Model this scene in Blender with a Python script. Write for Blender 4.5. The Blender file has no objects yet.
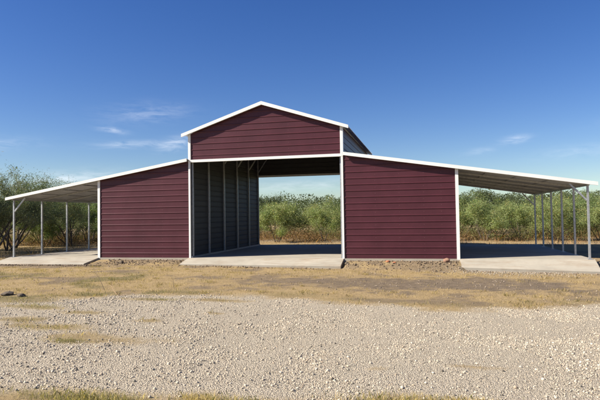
import bpy, math, random
import numpy as np
from mathutils import Vector, Matrix

# ------------------------------------------------------------------ scene, camera, world, sun
S = bpy.context.scene
COL = S.collection
random.seed(7)
RNG = np.random.default_rng(7)

cam_d = bpy.data.cameras.new('camera')
cam = bpy.data.objects.new('camera', cam_d)
COL.objects.link(cam)
S.camera = cam
cam_d.sensor_width = 36.0
cam_d.lens = 36.0 * 525.54 / 600.0
cam_d.clip_start = 0.1
cam_d.clip_end = 6000.0
CX, CY, CZ = 5.9094, -19.0431, 1.65
_y, _p, _r = 0.2318, 0.0313, -0.015
_f = Vector((-math.sin(_y) * math.cos(_p), math.cos(_y) * math.cos(_p), math.sin(_p)))
_rt = Vector((math.cos(_y), math.sin(_y), 0))
_up = _rt.cross(_f)
_r2 = _rt * math.cos(_r) + _up * math.sin(_r)
_u2 = _up * math.cos(_r) - _rt * math.sin(_r)
M = Matrix(((_r2.x, _u2.x, -_f.x, CX), (_r2.y, _u2.y, -_f.y, CY), (_r2.z, _u2.z, -_f.z, CZ), (0, 0, 0, 1)))
cam.matrix_world = M

SUN = Vector((2.1, 1.0, -1.75)).normalized()      # direction the light travels
elev = math.asin(-SUN.z)
rot = math.atan2(-SUN.x, -SUN.y)                  # clockwise from +Y

W = bpy.data.worlds.new('World')
S.world = W
W.use_nodes = True
nt = W.node_tree
nt.nodes.clear()
N = nt.nodes.new
L = nt.links.new
sky = N('ShaderNodeTexSky')
sky.sky_type = 'NISHITA'
sky.sun_disc = False
sky.sun_elevation = elev
sky.sun_rotation = rot
sky.altitude = 200
sky.air_density = 1.0
sky.dust_density = 0.35
sky.ozone_density = 3.2
bg = N('ShaderNodeBackground')
bg.inputs[1].default_value = 0.061
out = N('ShaderNodeOutputWorld')
L(bg.outputs[0], out.inputs[0])
tc = N('ShaderNodeTexCoord')


def wmath(op, a, b=None):
    n = N('ShaderNodeMath')
    n.operation = op
    for i, v in enumerate((a, b)):
        if v is None:
            continue
        if isinstance(v, (int, float)):
            n.inputs[i].default_value = v
        else:
            L(v, n.inputs[i])
    return n.outputs[0]


def wdot(vec):
    n = N('ShaderNodeVectorMath')
    n.operation = 'DOT_PRODUCT'
    L(tc.outputs['Generated'], n.inputs[0])
    n.inputs[1].default_value = vec
    return n.outputs['Value']


wn_map = N('ShaderNodeMapping')
wn_map.inputs['Scale'].default_value = (9, 9, 44)
L(tc.outputs['Generated'], wn_map.inputs['Vector'])
wn = N('ShaderNodeTexNoise')
wn.inputs['Scale'].default_value = 2.6
wn.inputs['Detail'].default_value = 7
wn.inputs['Roughness'].default_value = 0.62
wn.inputs['Distortion'].default_value = 0.5
L(wn_map.outputs[0], wn.inputs['Vector'])
# wisps of cirrus: azimuth, elevation (deg), half-width, half-height (deg), tilt, strength
WISPS = [(-29.4, 11.0, 3.8, 0.9, 0.10, 0.30), (-31.0, 7.75, 3.2, 0.35, 0.06, 0.50), (-32.9, 9.1, 1.2, 0.3, -0.12, 0.60),
         (-26.6, 7.9, 1.6, 0.6, 0.25, 0.75), (9.1, 7.4, 1.2, 0.35, 0.12, 0.62), (5.7, 6.4, 1.4, 0.35, 0.1, 0.28),
         (-37.0, 3.9, 4.2, 0.8, 0.08, 0.85), (-13.0, 3.3, 6.0, 0.55, 0.05, 0.42), (15.7, 5.9, 4.0, 0.6, 0.05, 0.25),
         (-24.0, 4.5, 7.0, 0.9, 0.05, 0.25), (22, 9, 4, .5, .1, .3), (-46, 7, 5, .6, .1, .4), (40, 12, 7, 1, .1, .3)]
acc = None
for az, el, hw, hh, tl, st in WISPS:
    a, e = math.radians(az), math.radians(el)
    d = Vector((math.sin(a) * math.cos(e), math.cos(a) * math.cos(e), math.sin(e)))
    rx = Vector((math.cos(a), -math.sin(a), 0))
    uz = rx.cross(d) 
    if uz.z < 0:
        uz = -uz
    ax = (rx * math.cos(tl) + uz * math.sin(tl)) / math.radians(hw)
    ay = (uz * math.cos(tl) - rx * math.sin(tl)) / math.radians(hh)
    q = wmath('ADD', wmath('POWER', wmath('ABSOLUTE', wdot(ax - d * ax.dot(d))), 2.0),
              wmath('POWER', wmath('ABSOLUTE', wmath('SUBTRACT', wdot(ay), ay.dot(d))), 2.0))
    g = wmath('EXPONENT', wmath('MULTIPLY', q, -1.0))
    fr = wmath('GREATER_THAN', wdot(d), 0.3)
    g = wmath('MULTIPLY', wmath('MULTIPLY', g, fr), st)
    acc = g if acc is None else wmath('ADD', acc, g)
mr = N('ShaderNodeMapRange')
L(wn.outputs['Fac'], mr.inputs['Value'])
mr.inputs['From Min'].default_value = 0.36
mr.inputs['From Max'].default_value = 0.66
cl = wmath('MULTIPLY', wmath('MINIMUM', wmath('MULTIPLY', acc, mr.outputs[0]), 0.9), 0.6)
hsv = N('ShaderNodeHueSaturation')
hsv.inputs['Saturation'].default_value = 1.30
hsv.inputs['Hue'].default_value = 0.518
L(sky.outputs[0], hsv.inputs['Color'])
mixw = N('ShaderNodeMix')
mixw.data_type = 'RGBA'
L(cl, mixw.inputs['Factor'])
L(hsv.outputs[0], mixw.inputs['A'])
mixw.inputs['B'].default_value = (9.5, 9.9, 10.6, 1)
L(mixw.outputs['Result'], bg.inputs[0])

sun_d = bpy.data.lights.new('sun', 'SUN')
sun_d.energy = 5.0
sun_d.angle = math.radians(0.53)
sun_d.color = (1.0, 0.93, 0.81)
sun = bpy.data.objects.new('sun', sun_d)
COL.objects.link(sun)
sun.rotation_euler = SUN.to_track_quat('-Z', 'Y').to_euler()
sun.location = (-20, -10, 25)

vs = S.view_settings
vs.view_transform = 'Standard'
vs.look = 'None'
vs.exposure = 1.0
vs.gamma = 1.0
vs.use_curve_mapping = False


# ------------------------------------------------------------------ materials
def mat(name, base, rough=0.6, metal=0.0, noise=None, bump=None, attr=None, spec=0.5, trans=None, coat=0.0):
    """noise=(scale, amount, detail); bump=(scale, strength, distance); attr=name of a tint attribute."""
    m = bpy.data.materials.new(name)
    m.use_nodes = True
    t = m.node_tree
    b = t.nodes['Principled BSDF']
    b.inputs['Roughness'].default_value = rough
    b.inputs['Metallic'].default_value = metal
    b.inputs['Specular IOR Level'].default_value = spec
    if coat:
        b.inputs['Coat Weight'].default_value = coat
        b.inputs['Coat Roughness'].default_value = 0.15
    col = t.nodes.new('ShaderNodeRGB')
    col.outputs[0].default_value = (*base, 1)
    cur = col.outputs[0]
    tcn = t.nodes.new('ShaderNodeTexCoord')
    if attr:
        a = t.nodes.new('ShaderNodeAttribute')
        a.attribute_name = attr
        mx = t.nodes.new('ShaderNodeMix')
        mx.data_type = 'RGBA'
        mx.blend_type = 'MULTIPLY'
        mx.inputs['Factor'].default_value = 1
        t.links.new(cur, mx.inputs['A'])
        t.links.new(a.outputs['Color'], mx.inputs['B'])
        cur = mx.outputs['Result']
    if noise:
        n = t.nodes.new('ShaderNodeTexNoise')
        n.inputs['Scale'].default_value = noise[0]
        n.inputs['Detail'].default_value = noise[2] if len(noise) > 2 else 5
        n.inputs['Roughness'].default_value = 0.65
        t.links.new(tcn.outputs['Object'], n.inputs['Vector'])
        r = t.nodes.new('ShaderNodeMapRange')
        r.inputs['From Min'].default_value = 0.3
        r.inputs['From Max'].default_value = 0.7
        r.inputs['To Min'].default_value = 1 - noise[1]
        r.inputs['To Max'].default_value = 1 + noise[1]
        t.links.new(n.outputs['Fac'], r.inputs['Value'])
        v = t.nodes.new('ShaderNodeVectorMath')
        v.operation = 'SCALE'
        t.links.new(cur, v.inputs[0])
        t.links.new(r.outputs[0], v.inputs['Scale'])
        cur = v.outputs[0]
    t.links.new(cur, b.inputs['Base Color'])
    if bump:
        n = t.nodes.new('ShaderNodeTexNoise')
        n.inputs['Scale'].default_value = bump[0]
        n.inputs['Detail'].default_value = 4
        t.links.new(tcn.outputs['Object'], n.inputs['Vector'])
        bp = t.nodes.new('ShaderNodeBump')
        bp.inputs['Strength'].default_value = bump[1]
        bp.inputs['Distance'].default_value = bump[2]
        t.links.new(n.outputs['Fac'], bp.inputs['Height'])
        t.links.new(bp.outputs[0], b.inputs['Normal'])
    if trans:
        tr = t.nodes.new('ShaderNodeBsdfTranslucent')
        v = t.nodes.new('ShaderNodeVectorMath')
        v.operation = 'MULTIPLY'
        t.links.new(cur, v.inputs[0])
        v.inputs[1].default_value = (1.3, 1.5, 0.7)
        t.links.new(v.outputs[0], tr.inputs['Color'])
        ms = t.nodes.new('ShaderNodeMixShader')
        ms.inputs[0].default_value = trans
        t.links.new(b.outputs[0], ms.inputs[1])
        t.links.new(tr.outputs[0], ms.inputs[2])
        t.links.new(ms.outputs[0], t.nodes['Material Output'].inputs['Surface'])
    return m


M_RED = mat('burgundy_painted_steel', (0.068, 0.018, 0.0255), 0.42, 0, (0.9, 0.16), (0.9, 0.4, 0.025), spec=0.3)
M_LINER = mat('bare_steel_liner', (0.032, 0.032, 0.034), 0.6, 0.0, (1.2, 0.12))
M_WHITE = mat('white_painted_trim', (0.74, 0.74, 0.72), 0.35, 0, (1.5, 0.05))
M_GALV = mat('galvanised_steel', (0.40, 0.41, 0.42), 0.42, 0.55, (14, 0.22))
M_ROOF = mat('galvalume_roof', (0.43, 0.44, 0.46), 0.45, 0.5, (1.5, 0.12))
M_SCREW = mat('screw_head', (0.22, 0.10, 0.11), 0.4, 0.3)
M_BARK = mat('mesquite_bark', (0.085, 0.065, 0.05), 0.9, 0, (9, 0.35), (25, 0.5, 0.02))
M_LEAF_A = mat('leaf_yellow_green', (0.232, 0.268, 0.108), 0.6, 0, attr='tint', spec=0.25, trans=0.30)
M_LEAF_B = mat('leaf_mid_green', (0.175, 0.22, 0.085), 0.6, 0, attr='tint', spec=0.25, trans=0.28)
M_LEAF_C = mat('leaf_grey_green', (0.152, 0.170, 0.088), 0.6, 0, attr='tint', spec=0.25, trans=0.25)
M_LEAF_D = mat('leaf_dark_green', (0.075, 0.096, 0.042), 0.6, 0, attr='tint', spec=0.2, trans=0.2)
M_STONE = mat('limestone_gravel', (1, 1, 1), 0.85, 0, (60, 0.12), attr='tint', spec=0.2)
M_GRASS = mat('grass_blade', (1, 1, 1), 0.75, 0, attr='tint', spec=0.15, trans=0.25)
M_CLOD = mat('dark_clod', (0.10, 0.075, 0.05), 0.95, 0, (15, 0.4), (30, 0.6, 0.02))
M_BRICKY = mat('orange_brick', (0.42, 0.15, 0.07), 0.9, 0, (20, 0.25))
M_RROCK = mat('reddish_rock', (0.26, 0.15, 0.10), 0.9, 0, (12, 0.3), (20, 0.4, 0.02))
M_TWIG = mat('dry_twig', (0.30, 0.20, 0.11), 0.9, 0, (20, 0.2))
M_DTWIG = mat('weathered_twig', (0.14, 0.105, 0.075), 0.9, 0, (20, 0.2))


def concrete():
    m = mat('concrete', (0.35, 0.315, 0.255), 0.88, 0, (0.8, 0.16, 8), (30, 0.15, 0.01))
    t = m.node_tree
    b = t.nodes['Principled BSDF']
    src = b.inputs['Base Color'].links[0].from_socket
    tcn = t.nodes.new('ShaderNodeTexCoord')
    mp = t.nodes.new('ShaderNodeMapping')
    mp.inputs['Scale'].default_value = (0.5, 2.2, 1)
    t.links.new(tcn.outputs['Object'], mp.inputs['Vector'])
    n = t.nodes.new('ShaderNodeTexNoise')
    n.inputs['Scale'].default_value = 1.6
    n.inputs['Detail'].default_value = 8
    n.inputs['Roughness'].default_value = 0.7
    t.links.new(mp.outputs[0], n.inputs['Vector'])
    r = t.nodes.new('ShaderNodeMapRange')
    r.inputs['From Min'].default_value = 0.48
    r.inputs['From Max'].default_value = 0.75
    r.inputs['To Max'].default_value = 0.85
    t.links.new(n.outputs['Fac'], r.inputs['Value'])
    mx = t.nodes.new('ShaderNodeMix')
    mx.data_type = 'RGBA'
    t.links.new(r.outputs[0], mx.inputs['Factor'])
    t.links.new(src, mx.inputs['A'])
    mx.inputs['B'].default_value = (0.25, 0.18, 0.115, 1)
    t.links.new(mx.outputs['Result'], b.inputs['Base Color'])
    return m


M_CONC = concrete()


# ------------------------------------------------------------------ mesh helpers
class MB:
    def __init__(self):
        self.v, self.f, self.mi = [], [], []

    def add(self, vs_, fs, mi=0):
        o = len(self.v)
        self.v += [tuple(p) for p in vs_]
        self.f += [tuple(i + o for i in q) for q in fs]
        self.mi += [mi] * len(fs)

    def box(self, x0, x1, y0, y1, z0, z1, mi=0):
        self.add([(x0, y0, z0), (x1, y0, z0), (x1, y1, z0), (x0, y1, z0), (x0, y0, z1), (x1, y0, z1), (x1, y1, z1), (x0, y1, z1)],
                 [(3, 2, 1, 0), (4, 5, 6, 7), (0, 1, 5, 4), (1, 2, 6, 5), (2, 3, 7, 6), (3, 0, 4, 7)], mi)

    def prism(self, poly, axis, a0, a1, mi=0):
        """poly: 2-D points; axis 'y': points are (x,z) extruded in y; axis 'z': (x,y)."""
        n = len(poly)
        if axis == 'y':
            vs_ = [(p[0], a0, p[1]) for p in poly] + [(p[0], a1, p[1]) for p in poly]
        elif axis == 'x':
            vs_ = [(a0, p[0], p[1]) for p in poly] + [(a1, p[0], p[1]) for p in poly]
        else:
            vs_ = [(p[0], p[1], a0) for p in poly] + [(p[0], p[1], a1) for p in poly]
        fs = [tuple(range(n)), tuple(range(2 * n - 1, n - 1, -1))]
        fs += [(i, i + n, (i + 1) % n + n, (i + 1) % n) for i in range(n)]
        self.add(vs_, fs, mi)

    def bar(self, a, b, w, h=None, mi=0):
        """square tube from a to b"""
        h = h or w
        a, b = Vector(a), Vector(b)
        d = (b - a).normalized()
        ref = Vector((0, 1, 0)) if abs(d.y) < 0.9 else Vector((0, 0, 1))
        s = d.cross(ref).normalized() * w / 2
        u = s.normalized().cross(d) * h / 2
        vs_ = [a - s - u, a + s - u, a + s + u, a - s + u, b - s - u, b + s - u, b + s + u, b - s + u]
        self.add(vs_, [(0, 1, 2, 3), (7, 6, 5, 4), (0, 4, 5, 1), (1, 5, 6, 2), (2, 6, 7, 3), (3, 7, 4, 0)], mi)

    def tube(self, pts, rad, n=6, mi=0):
        pts = [Vector(p) for p in pts]
        o = len(self.v)
        for i, p in enumerate(pts):
            d = (pts[min(i + 1, len(pts) - 1)] - pts[max(i - 1, 0)]).normalized()
            ref = Vector((0, 0, 1)) if abs(d.z) < 0.9 else Vector((1, 0, 0))
            s = d.cross(ref).normalized()
            u = s.cross(d)
            for k in range(n):
                a = 2 * math.pi * k / n
                self.v.append(tuple(p + (s * math.cos(a) + u * math.sin(a)) * rad[i]))
        for i in range(len(pts) - 1):
            for k in range(n):
                a, b = o + i * n + k, o + i * n + (k + 1) % n
                self.f.append((a, b, b + n, a + n))
                self.mi.append(mi)
        self.f.append(tuple(o + (len(pts) - 1) * n + k for k in range(n)))
        self.mi.append(mi)

    def mesh(self, name, mats, smooth=False):
        me = bpy.data.meshes.new(name)
        me.from_pydata(self.v, [], self.f)
        for m in (mats if isinstance(mats, (list, tuple)) else [mats]):
            me.materials.append(m)
        me.polygons.foreach_set('material_index', self.mi)
        if smooth:
            me.polygons.foreach_set('use_smooth', [True] * len(me.polygons))
        me.validate()
        me.update()
        return me

    def build(self, name, mats, parent=None, smooth=False):
        return link(name, self.mesh(name, mats, smooth), parent)


def link(name, data, parent=None):
    o = bpy.data.objects.new(name, data)
    COL.objects.link(o)
    if parent:
        o.parent = parent
    return o


def thing(name, label, cat, loc=(0, 0, 0), group=None):
    o = link(name, None)
    o.location = loc
    o.empty_display_size = 0.3
    return tag(o, label, cat, group)


def tag(o, label, cat, group=None):
    o['label'] = label
    o['category'] = cat
    if group:
        o['group'] = group
    return o


def np_mesh(name, verts, faces, material, tint=None, smooth=False):
    """verts (n,3), faces (m,k), tint (n,3) -> mesh"""
    me = bpy.data.meshes.new(name)
    n, (m, k) = len(verts), faces.shape
    me.vertices.add(n)
    me.vertices.foreach_set('co', np.ascontiguousarray(verts, dtype=np.float32).ravel())
    me.loops.add(m * k)
    me.loops.foreach_set('vertex_index', faces.astype(np.int32).ravel())
    me.polygons.add(m)
    me.polygons.foreach_set('loop_start', np.arange(0, m * k, k, dtype=np.int32))
    me.polygons.foreach_set('loop_total', np.full(m, k, dtype=np.int32))
    if smooth:
        me.polygons.foreach_set('use_smooth', np.ones(m, dtype=bool))
    me.update(calc_edges=True)
    if tint is not None:
        at = me.attributes.new('tint', 'FLOAT_COLOR', 'POINT')
        at.data.foreach_set('color', np.c_[tint, np.ones(n)].astype(np.float32).ravel())
    me.materials.append(material)
    return me


_P = RNG.random((256, 256))


def vnoise(x, y):
    x, y = np.asarray(x, float), np.asarray(y, float)
    xi, yi = np.floor(x).astype(int), np.floor(y).astype(int)
    fx, fy = x - xi, y - yi
    fx, fy = fx * fx * (3 - 2 * fx), fy * fy * (3 - 2 * fy)
    g = lambda a, b: _P[a & 255, b & 255]
    return (g(xi, yi) * (1 - fx) * (1 - fy) + g(xi + 1, yi) * fx * (1 - fy) + g(xi, yi + 1) * (1 - fx) * fy + g(xi + 1, yi + 1) * fx * fy)


def fbm(x, y, s, o=4):
    r, a, t = 0, 1.0, 0
    for i in range(o):
        r = r + a * vnoise(x * s + 17.3 * i, y * s + 9.1 * i)
        t += a
        a *= 0.55
        s *= 2.1
    return r / t


def sstep(a, b, x):
    t = np.clip((x - a) / (b - a), 0, 1)
    return t * t * (3 - 2 * t)


# ------------------------------------------------------------------ ground
C_, WX, LX, D = 3.005, 7.055, 11.18, 8.667
FZ = 0.10


def gz(x, y):
    """terrain height"""
    x, y = np.asarray(x, float), np.asarray(y, float)
    front = -0.155 - 0.013 * np.clip(x, -3, 14)
    bay = np.maximum(np.where(x > 0, sstep(WX + 0.0, WX + 0.35, x), sstep(WX - 0.25, WX + 0.1, -x)), sstep(C_ + 0.3, C_ - 0.05, np.abs(x)))
    bay = bay * sstep(13.5, 11.8, np.abs(x))
    t = sstep(-0.15 + 0.45 * bay, -1.25 + 0.75 * bay, y)
    near = np.exp(-((x / 16) ** 2 + ((y + 6) / 16) ** 2))
    return front * t + 0.02 * (1 - t) + (fbm(x, y, 0.7) - 0.5) * 0.05 * t * near + (fbm(x, y, 2.3, 3) - 0.5) * 0.028 * t * near


GT = np.array([(-9, -10.5), (-3.2, -9.3), (-2.36, -8.8), (-1.46, -8.25), (0.7, -7.45), (3.16, -7.5), (5.38, -8.0), (6.17, -8.35), (7.72, -7.8), (9.41, -7.0), (14, -6.4)])
GB = np.array([(-4, -13.9), (1.5, -14.15), (3.5, -13.95), (4.1, -13.95), (5.0, -13.85), (5.5, -13.55), (6.1, -13.45), (6.6, -13.6), (9, -13.6), (14, -13.4)])
# patches inside the gravel where weeds come through: x, y, rx, ry, green
PATCH = [(-2.9, -9.0, 1.0, .35, .7), (-1.9, -9.8, .8, .22, .6), (0.6, -12.15, .38, .16, .85), (0.85, -11.9, .9, .25, .25), (1.1, -10.5, .22, .12, .4),
         (-0.6, -10.1, .55, .2, .5), (-1.3, -10.9, .5, .25, .6), (-0.2, -11.4, .8, .25, .35), (6.5, -12.25, .32, .05, 0), (5.28, -12.5, .12, .05, 0), (2.0, -9.6, .15, .07, .3),
         (-0.2, -8.35, .5, .18, .7), (1.4, -8.1, .7, .2, .45)]


def zones(x, y):
    """gravel, green, dirt masks at world points"""
    x, y = np.asarray(x, float), np.asarray(y, float)
    w = (fbm(x, y, 1.1) - 0.5) * 1.1 + (fbm(x + 40, y, 4.5, 3) - 0.5) * 0.45
    top = np.interp(x, GT[:, 0], GT[:, 1])
    bot = np.interp(x, GB[:, 0], GB[:, 1])
    gr = sstep(0.42, -0.42, y - top + w * 1.1) * sstep(-0.22, 0.2, y - bot + w * 0.4)
    green = np.zeros_like(x)
    for px, py, rx, ry, gg in PATCH:
        m = sstep(1.5, 0.4, np.hypot((x - px) / rx, (y - py) / ry) + w * 1.4)
        gr = gr * (1 - 0.9 * m)
        green = np.maximum(green, gg * m)
    # greener turf left of the yard, and along the gravel's upper edge
    edge = np.exp(-((y - top - 0.55 + w * .5) / 0.42) ** 2) * (0.35 + 0.5 * (x < 1))
    left = sstep(0.52, 0.66, fbm(x + 5, y + 90, 0.55)) * sstep(1.0, -3.5, x) * sstep(-2.4, -4.5, y)
    green = np.maximum(green, np.maximum(edge * sstep(.35, .6, fbm(x, y, 1.9)), 0.8 * left))
    fore = sstep(0.1, -0.15, y - bot + w * .3) * sstep(.42, .62, fbm(x + 33, y + 8, 1.5))
    green = np.clip(np.maximum(green, 0.75 * fore), 0, 1) * (1 - gr)
    dirt = 1.0 * sstep(1.3, 0.6, np.hypot((x - 6.0) / 4.6, (y + 4.4 - 0.06 * (x - 5)) / 1.45) + w * 1.3 + (fbm(x + 9, y, 2.2) - .5) * 1.6)
    dirt = np.maximum(dirt, 0.8 * sstep(.56, .70, fbm(x + 71, y + 13, 0.9)) * sstep(-8.5, -7, y))
    berm = sstep(-1.55, -0.75, y) * sstep(4, 1, y) * sstep(12.5, 11.0, np.abs(x))
    dirt = np.maximum(dirt, 0.75 * berm * sstep(.3, .6, fbm(x, y, 2.6)))
    litter = sstep(11.5, 15, y + 4 * (fbm(x, y, .5) - .5)) * sstep(60, 35, y) * (0.45 + 0.5 * fbm(x + 2, y, 1.1))
    dirt = np.maximum(dirt, litter)
    clod = sstep(-2.2, -1.4, y) * sstep(-0.8, -1.2, y) * sstep(-5.0, -6.5, x)
    dirt = np.maximum(dirt, clod)
    return gr, green, np.clip(dirt, 0, 1) * (1 - gr)


def axis_coords(lo, hi, step, far):
    c = list(np.arange(lo, hi + 1e-6, step))
    s, p = step, hi
    while p < far:
        s *= 1.35
        p += s
        c.append(p)
    s, p = step, lo
    while p > -far:
        s *= 1.35
        p -= s
        c.insert(0, p)
    return np.array(c)


gx, gy = axis_coords(-13, 15, 0.11, 2200), axis_coords(-16.5, 1.5, 0.11, 2200)
XX, YY = np.meshgrid(gx, gy)
ZZ = gz(XX, YY)
nx, ny = len(gx), len(gy)
idx = np.arange(nx * ny).reshape(ny, nx)
quads = np.stack([idx[:-1, :-1], idx[:-1, 1:], idx[1:, 1:], idx[1:, :-1]], -1).reshape(-1, 4)


def ground_material():
    m = bpy.data.materials.new('yard_ground')
    m.use_nodes = True
    t = m.node_tree
    b = t.nodes['Principled BSDF']
    b.inputs['Roughness'].default_value = 0.95
    b.inputs['Specular IOR Level'].default_value = 0.15
    nn, ll = t.nodes.new, t.links.new
    tcn = nn('ShaderNodeTexCoord')
    at = nn('ShaderNodeAttribute')
    at.attribute_name = 'tint'
    sp = nn('ShaderNodeSeparateColor')
    ll(at.outputs['Color'], sp.inputs[0])

    def noise(sc, det=6, rough=0.65):
        n = nn('ShaderNodeTexNoise')
        n.inputs['Scale'].default_value = sc
        n.inputs['Detail'].default_value = det
        n.inputs['Roughness'].default_value = rough
        ll(tcn.outputs['Object'], n.inputs['Vector'])
        return n.outputs['Fac']

    def ramp(fac, stops):
        r = nn('ShaderNodeValToRGB')
        e = r.color_ramp.elements
        e[0].position, e[0].color = stops[0][0], (*stops[0][1], 1)
        e[1].position, e[1].color = stops[-1][0], (*stops[-1][1], 1)
        for p, c in stops[1:-1]:
            q = e.new(p)
            q.color = (*c, 1)
        ll(fac, r.inputs[0])
        return r.outputs[0]

    def mix(fac, a, bb):
        x = nn('ShaderNodeMix')
        x.data_type = 'RGBA'
        ll(fac, x.inputs['Factor'])
        ll(a, x.inputs['A'])
        ll(bb, x.inputs['B'])
        return x.outputs['Result']

    straw_a = ramp(noise(1.7, 10, 0.75), [(0.3, (0.17, 0.115, 0.065)), (0.45, (0.33, 0.23, 0.115)), (0.7, (0.47, 0.35, 0.185))])
    straw_b = ramp(noise(22, 5, 0.8), [(0.33, (0.13, 0.09, 0.05)), (0.6, (0.50, 0.37, 0.19))])
    straw = nn('ShaderNodeMix')
    straw.data_type = 'RGBA'
    straw.inputs['Factor'].default_value = 0.62
    ll(straw_a, straw.inputs['A'])
    ll(straw_b, straw.inputs['B'])
    green = ramp(noise(18, 6), [(0.3, (0.10, 0.09, 0.04)), (0.7, (0.24, 0.195, 0.095))])
    dirt = ramp(noise(5, 9, 0.75), [(0.28, (0.10, 0.075, 0.052)), (0.5, (0.185, 0.14, 0.096)), (0.75, (0.30, 0.23, 0.155))])
    vor = nn('ShaderNodeTexVoronoi')
    vor.inputs['Scale'].default_value = 60
    ll(tcn.outputs['Object'], vor.inputs['Vector'])
    vsep = nn('ShaderNodeSeparateColor')
    ll(vor.outputs['Color'], vsep.inputs[0])
    grav = ramp(vsep.outputs[0], [(0.0, (0.31, 0.255, 0.185)), (0.3, (0.47, 0.40, 0.30)), (1.0, (0.56, 0.48, 0.365))])
    c = mix(sp.outputs[1], straw.outputs['Result'], green)
    c = mix(sp.outputs[2], c, dirt)
    c = mix(sp.outputs[0], c, grav)
    ll(c, b.inputs['Base Color'])
    # bump: fibres / crumbs everywhere, stones where gravel
    ad = nn('ShaderNodeMath')
    ad.operation = 'MULTIPLY_ADD'
    ll(vor.outputs['Distance'], ad.inputs[0])
    ml = nn('ShaderNodeMath')
    ml.operation = 'MULTIPLY'
    ll(sp.outputs[0], ml.inputs[0])
    ml.inputs[1].default_value = -1.0
    ll(ml.outputs[0], ad.inputs[1])
    ll(noise(30, 8, 0.75), ad.inputs[2])
    bp = nn('ShaderNodeBump')
    bp.inputs['Strength'].default_value = 0.8
    bp.inputs['Distance'].default_value = 0.05
    ll(ad.outputs[0], bp.inputs['Height'])
    ll(bp.outputs[0], b.inputs['Normal'])
    return m


z_gr, z_g, z_d = zones(XX.ravel(), YY.ravel())
ground_me = np_mesh('ground', np.c_[XX.ravel(), YY.ravel(), ZZ.ravel()], quads, ground_material(), np.c_[z_gr, z_g, z_d], True)
ground = link('ground', ground_me)
ground['kind'] = 'structure'

# ------------------------------------------------------------------ concrete slabs


def slab(x0, x1, yf, za, zb):
    b = MB()
    n = 6
    vs_ = []
    for x, zf in ((x0, za), (x1, zb)):
        vs_ += [(x, -0.02, FZ), (x, yf + 0.02, zf + 0.012), (x, yf, zf - 0.005), (x, yf, zf - 0.35), (x, D + 0.25, -0.5), (x, D + 0.25, FZ)]
    b.add(vs_, [tuple(range(n)), tuple(range(2 * n - 1, n - 1, -1))] + [(i, i + n, (i + 1) % n + n, (i + 1) % n) for i in range(n)])
    o = b.build('concrete_slab', M_CONC)
    o['kind'] = 'structure'
    return o


slab(-LX - 0.15, -WX + 0.02, -1.02, -0.09, -0.075)
slab(-C_ - 0.08, C_ + 0.02, -0.80, -0.07, -0.105)
slab(WX + 0.02, LX + 0.14, -0.68, -0.125, -0.235)
for x0, x1 in ((-WX + 0.021, -C_ - 0.081), (C_ + 0.021, WX + 0.019)):      # footing under the closed wings
    b = MB()
    b.box(x0, x1, -0.03, D + 0.2, -0.3, FZ - 0.002)
    b.build('concrete_slab', M_CONC)['kind'] = 'structure'

# ------------------------------------------------------------------ barn
barn = thing('barn', 'burgundy steel barn with raised centre gable, white trim and an open lean-to on each side', 'barn', (0, 0, 0))


def ribbed(poly_x, zs, o_dir, horizontal_axis, at, clip, name, liner_off=0.014, screws=(), label=None):
    """Horizontal-rib siding sheet. clip(z)->(a0,a1) extents along the wall; zs = (z0,z1)+extra break heights."""
    z0, z1 = zs[0], zs[1]
    prof = []
    per = 0.2286
    k = 0
    while z0 + k * per < z1:
        zb = z0 + k * per
        prof += [(zb, 0.0), (zb + 0.165, 0.0), (zb + 0.182, 0.015), (zb + 0.206, 0.015), (zb + 0.2225, 0.0)]
        k += 1
    prof = [p for p in prof if p[0] < z1 - 1e-4]

    def outat(z):
        r = (z - z0) % per
        return float(np.interp(r, [0, .165, .182, .206, .2225, per], [0, 0, .015, .015, 0, 0]))
    for e in list(zs[1:]):
        prof.append((e, outat(e)))
    prof = sorted(set(prof))
    b = MB()

    def P(a, off, z):
        return (a, at + o_dir * off, z) if horizontal_axis == 'x' else (at + o_dir * off, a, z)
    rows = []
    for z, off in prof:
        a0, a1 = clip(z)
        rows.append((a0, a1, off, z))
    for (a0, a1, o0, za), (b0, b1, o1, zb) in zip(rows[:-1], rows[1:]):
        if zb - za < 1e-5:
            continue
        q = [P(a0, o0, za), P(a1, o0, za), P(b1, o1, zb), P(b0, o1, zb)]
        flip = (o_dir < 0) != (horizontal_axis == 'x')
        b.add(q, [(3, 2, 1, 0) if flip else (0, 1, 2, 3)], 0)
        q2 = [P(a0, o0 - liner_off, za), P(a1, o0 - liner_off, za), P(b1, o1 - liner_off, zb), P(b0, o1 - liner_off, zb)]
        b.add(q2, [(0, 1, 2, 3) if flip else (3, 2, 1, 0)], 1)
    for s in screws:                                     # lines of screw heads
        k = 0
        while z0 + k * per + 0.08 < z1:
            zc = z0 + k * per + 0.085
            a0, a1 = clip(zc)
            if a0 + 0.05 < s < a1 - 0.05:
                r = 0.009
                ring = [P(s + r * math.cos(j * math.pi / 3), 0.004, zc + r * math.sin(j * math.pi / 3)) for j in range(6)]
                b.add(ring, [tuple(range(6))], 2)
            k += 1
    o = b.build(name, [M_RED, M_LINER, M_SCREW], barn)
    if label:
        o['label'] = label
    return o


ZW = 0.075                     # bottom of the sheeting
sl = 0.160                     # wing roof pitch (underside of trim line z = 3.87 at x = C_)


def wing_z(ax):
    return 3.87 - sl * (ax - C_)


def gable_z(ax):
    return 5.90 - 0.325 * ax


zin, zout = wing_z(C_) + 0.03, wing_z(WX) + 0.03


def clip_r(z):
    return (C_ + 0.05, WX - 0.04 if z <= zout else max(C_ + 0.05, WX - 0.04 + (z - zout) / (zin - zout) * (C_ + 0.05 - WX + 0.04)))


def clip_l(z):
    a, c = clip_r(z)
    return (-c, -a)


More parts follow.
